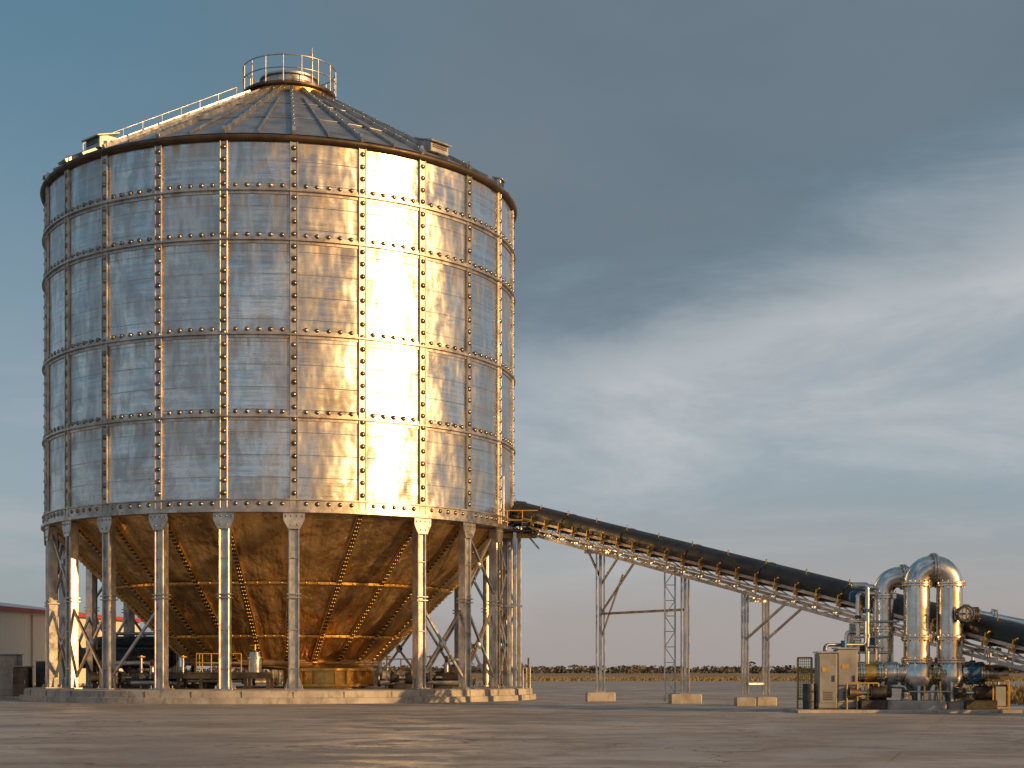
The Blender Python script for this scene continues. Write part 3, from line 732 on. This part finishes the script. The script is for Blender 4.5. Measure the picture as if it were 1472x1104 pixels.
for i, (x, y, z1) in enumerate([(12.2, 62.4, 2.6), (13.45, 62.2, 4.6), (13.75, 61.9, 4.9), (14.0, 62.8, 5.0), (13.1, 62.7, 3.1), (17.5, 62.5, 3.0), (17.9, 62.2, 2.4), (18.5, 61.9, 3.4), (18.9, 62.2, 3.0), (15.0, 60.95, 1.0)]):
    q.tube([(x, y, .12), (x, y, z1), (x + rng.choice((-.9, .9, .7)), y + .1, z1), (x + .9, y + .6, z1 - .1)], rng.choice((.05, .07, .09)), rng.choice((STAIN, GALV, DBLUE, GALV)), n=10, bend=.15)
    for z in (.7, z1 * .6): q.flange((x, y, z), (0, 0, 1), .13, STAIN)
    q.obox((x, y, z1 * .8), (.22, .2, .16), rng.choice((BLUE, DARKST, BRASS)), bev=.03)
for z in (1.9, 2.3, 2.9, 3.5):
    q.cyl((13.2, 61.95, z), (14.6 if z < 3 else 15.0, 61.95, z), .045, GALV, n=8)
for k in range(6):
    x = 15.1 + k * .6; q.cyl((x, 60.9, .45), (x, 60.9, .8 + .2 * (k % 3)), .045, BRASS, n=8); q.cyl((x, 60.9, .8), (x + .6, 60.9, .8), .035, GALV, n=8)
for x, y, mm in ((13.6, 60.8, DARKST), (17.6, 60.9, DARKST), (18.2, 62.6, DBLUE), (13.9, 62.9, DBLUE)):
    motor(q, (x, y, .75), (1, 0, 0), .26, .6, mm); q.obox((x + .2, y, .3), (1.2, .6, .35), DARKST, bev=.03)
q.obox((13.75, 63.0, 4.55), (.8, .5, .4), BLUE, bev=.06); q.cyl((13.3, 63.0, 4.5), (14.3, 63.0, 4.5), .16, BLUE, n=14)
for i in range(3): q.obox((13.3 + .35 * i, 62.55, 2.15 + .3 * i), (.28, .2, .3), (GREY, DARKST, BLUE)[i], bev=.02)
rail(q, (12.7, 60.7, .12), (13.9, 60.7, .12), 1.0, YEL, 3)
q.obj('pipes_and_valves', pw)

cc = empty('control_cabinet', (12.4, 61.3, 0)); q = MB()
for (x, sx, h_, y) in ((12.0, .72, 2.1, 61.2), (12.78, .78, 2.25, 61.35)):
    q.obox((x, y, .16 + h_ / 2), (sx, .8, h_), GREY, bev=.03); q.obox((x, y - .41, .16 + h_ * .52), (sx * .88, .03, h_ * .84), GREY, bev=.01)
    q.obox((x, y, h_ + .2), (sx + .1, .9, .06), GALV, bev=.01); q.obox((x + sx * .32, y - .45, 1.3), (.04, .05, .24), DARKST)
    for i in range(5): q.obox((x, y - .43, .5 + i * .07), (sx * .5, .02, .03), DARKST)
    q.obox((x - .1, y - .43, h_ * .78), (.26, .02, .16), YEL); q.obox((x, y, .13), (sx + .06, .86, .1), DARKST)
q.tube([(12.0, 61.2, 2.2), (12.0, 61.2, 2.6), (13.6, 61.6, 2.6), (13.6, 61.6, 3.5)], .05, GALV, bend=.15, n=8)
q.cyl((12.7, 61.2, 2.4), (12.7, 61.2, 2.75), .12, BLUE, n=14)
q.obj('cabinet_bodies', cc)
cb = empty('water_drum', (11.4, 61.3, 0)); q = MB()
q.lathe([(0, .13), (.24, .13), (.25, .4), (.27, .42), (.25, .44), (.25, .78), (.27, .8), (.25, .82), (.24, 1.1), (0, 1.1)], (11.35, 61.1, 0), DBLUE, n=24)
q.obj('drum_shell', cb)
fp = empty('mesh_guard_panel', (11.3, 61.8, 0)); q = MB()
for x in (11.05, 11.6): q.beam((x, 61.9, .1), (x, 61.9, 2.1), .06, .06, YEL)
for z in (.5, 2.1): q.beam((11.05, 61.9, z), (11.6, 61.9, z), .06, .06, YEL)
for i in range(7): q.cyl((11.1 + i * .075, 61.9, .5), (11.1 + i * .075, 61.9, 2.1), .012, YEL, n=5)
for i in range(16): q.cyl((11.05, 61.9, .55 + i * .1), (11.6, 61.9, .55 + i * .1), .01, YEL, n=5)
q.obj('guard_mesh', fp)
yc = empty('valve_cabinet', (18.5, 61, 0)); q = MB()
q.obox((18.55, 61.0, .62), (.5, .5, .9), DARKST, bev=.03); q.obox((18.55, 60.73, .62), (.4, .03, .75), GREY, bev=.01)
for sx in (-.3, .3):
    for sy in (-.3, .3): q.beam((18.55 + sx, 61 + sy, .1), (18.55 + sx, 61 + sy, 1.25), .06, .06, YEL)
for z in (.2, 1.22):
    for s1 in (-.3, .3): q.beam((18.25, 61 + s1, z), (18.85, 61 + s1, z), .05, .05, YEL); q.beam((18.55 + s1, 60.7, z), (18.55 + s1, 61.3, z), .05, .05, YEL)
q.obj('cabinet_in_frame', yc)

# ------------------------------------------------------------------ warehouse
m, g, b = newmat('corrugated_cream_cladding')
tc = g.n('ShaderNodeTexCoord').outputs['Object']; sp = g.n('ShaderNodeSeparateXYZ'); g.L.new(tc, sp.inputs[0])
c = g.mix(g.noise(g.scale(tc, (.3, .3, .1)), 1, 6), (.70, .60, .46), (.82, .73, .58)); g.put(b.inputs['Base Color'], c); b.inputs['Roughness'].default_value = .55
bn = g.n('ShaderNodeBump'); bn.inputs['Distance'].default_value = .06
g.put(bn.inputs['Height'], g.m('PINGPONG', g.m('ADD', sp.outputs[0], sp.outputs[1]), .3)); g.L.new(bn.outputs[0], b.inputs['Normal'])
CLAD = m
wh = empty('warehouse', (-36, 110, 0)); q = MB()
A = Vector((-39.0, 80, 0)); B = Vector((-31.9, 137, 0)); f = (B - A).normalized(); l = Vector((-f.y, f.x, 0)); Wd = 36; H = 5.9
C_ = B + l * Wd; E_ = A + l * Wd; z_ = Vector((0, 0, 1))
mid = l * (Wd / 2)
q.add([A, B, B + z_ * H, A + z_ * H], [(0, 1, 2, 3)], CLAD)
q.add([B, C_, C_ + z_ * H, B + mid + z_ * (H + 2.2), B + z_ * H], [(0, 1, 2, 3, 4)], CLAD)
q.add([E_, A, A + z_ * H, A + mid + z_ * (H + 2.2), E_ + z_ * H], [(0, 1, 2, 3, 4)], CLAD)
q.add([C_, E_, E_ + z_ * H, C_ + z_ * H], [(0, 1, 2, 3)], CLAD)
o1 = -l * .4
q.add([A + o1 + z_ * (H + .02), B + o1 + z_ * (H + .02), B + mid + z_ * (H + 2.3), A + mid + z_ * (H + 2.3)], [(0, 1, 2, 3)], ROOFM)
q.add([E_ - o1 + z_ * (H + .02), C_ - o1 + z_ * (H + .02), B + mid + z_ * (H + 2.3), A + mid + z_ * (H + 2.3)], [(3, 2, 1, 0)], ROOFM)
q.beam(A - l * .43 + z_ * (H - .02) - f * .3, B - l * .43 + z_ * (H - .02) + f * .3, .12, .28, RED)
q.beam(A - l * .06 + z_ * .3, B - l * .06 + z_ * .3, .1, .6, CONC)
for i in range(9):
    p = A + f * (4 + i * 6.3) - l * .1; q.beam(p, p + z_ * (H - .3), .12, .12, CLAD)
q.obj('walls_and_roof', wh)

# ------------------------------------------------------------------ vegetation
FOL = mat('distant_foliage', (.085, .08, .07), (.13, .118, .095), .15, 0, .9, 1, spec=.1)
rng = random.Random(11); vs = []; fs = []
def leafquad(c, s):
    a = rng.uniform(0, 6.28); t = rng.uniform(-1, 1)
    x = Vector((math.cos(a), math.sin(a), 0)) * s; y = Vector((-math.sin(a) * t * .5, math.cos(a) * t * .5, 1)) * s * .7
    k = len(vs); vs.extend([c - x, c - y * .8, c + x * rng.uniform(.6, 1), c + y]); fs.append((k, k + 1, k + 2, k + 3))
xx = -560
while xx < 620:
    d_ = rng.uniform(850, 1200); sz = rng.uniform(2.4, 4.4) * (1.3 if rng.random() < .12 else 1)
    wd = sz * rng.uniform(.9, 2.0); hgt = sz * rng.uniform(.75, 1.2)
    for i in range(52):
        u_ = rng.uniform(-1, 1); v = rng.random(); rr = math.sqrt(max(0, 1 - (v) ** 2 * .8))
        leafquad(Vector((xx + u_ * wd * rr, d_ + rng.uniform(-wd, wd) * .6, .2 + v * hgt)), rng.uniform(.5, 1.3))
    k = len(vs); vs.extend([Vector((xx - .2, d_, 0)), Vector((xx + .2, d_, 0)), Vector((xx + .1, d_, hgt * .7)), Vector((xx - .1, d_, hgt * .7))]); fs.append((k, k + 1, k + 2, k + 3))
    xx += rng.uniform(.9, 3.2)
me = bpy.data.meshes.new('distant_tree_line'); me.from_pydata([tuple(v) for v in vs], [], fs); me.materials.append(FOL)
scene.collection.objects.link(bpy.data.objects.new('distant_tree_line', me))

GR = mat('dry_grass_blades', (.28, .20, .09), (.19, .155, .07), .4, 0, .8, .95, spec=.1)
vs = []; fs = []
def blade(x, y, h, wd):
    a = rng.uniform(0, 6.28); lx, ly = math.cos(a), math.sin(a); be = rng.uniform(.1, .5) * h; b2 = rng.uniform(0, 6.28)
    k = len(vs)
    vs.extend([(x - lx * wd, y - ly * wd, 0), (x + lx * wd, y + ly * wd, 0), (x + lx * wd * .6 + math.cos(b2) * be * .35, y + ly * wd * .6 + math.sin(b2) * be * .35, h * .6), (x + math.cos(b2) * be, y + math.sin(b2) * be, h)])
    fs.append((0 + k, 1 + k, 2 + k)); fs.append((k, k + 2, k + 3))
for i in range(2600):
    y = 71 + rng.random() ** 1.4 * 90; xm = 24.0 + max(0, y - 88) * .46; x = xm + rng.random() ** 1.3 * 30
    k = rng.uniform(.35, 1.)
    for j in range(11): blade(x + rng.gauss(0, .3), y + rng.gauss(0, .3), k * rng.uniform(.4, .95), .022 + y * .0002)
for i in range(900):
    y = rng.uniform(100, 150); x = -rng.uniform(.29, .34) * y + rng.uniform(0, 3)
    for j in range(6): blade(x + rng.gauss(0, .3), y + rng.gauss(0, .3), rng.uniform(.2, .6), .035)
for i in range(2500):
    y = 240 + rng.random() * 120; x = rng.uniform(-40, 130)
    for j in range(5): blade(x + rng.gauss(0, 1), y + rng.gauss(0, 1), rng.uniform(.15, .55), .10)
me = bpy.data.meshes.new('dry_grass'); me.from_pydata(vs, [], fs); me.materials.append(GR)
scene.collection.objects.link(bpy.data.objects.new('dry_grass', me))
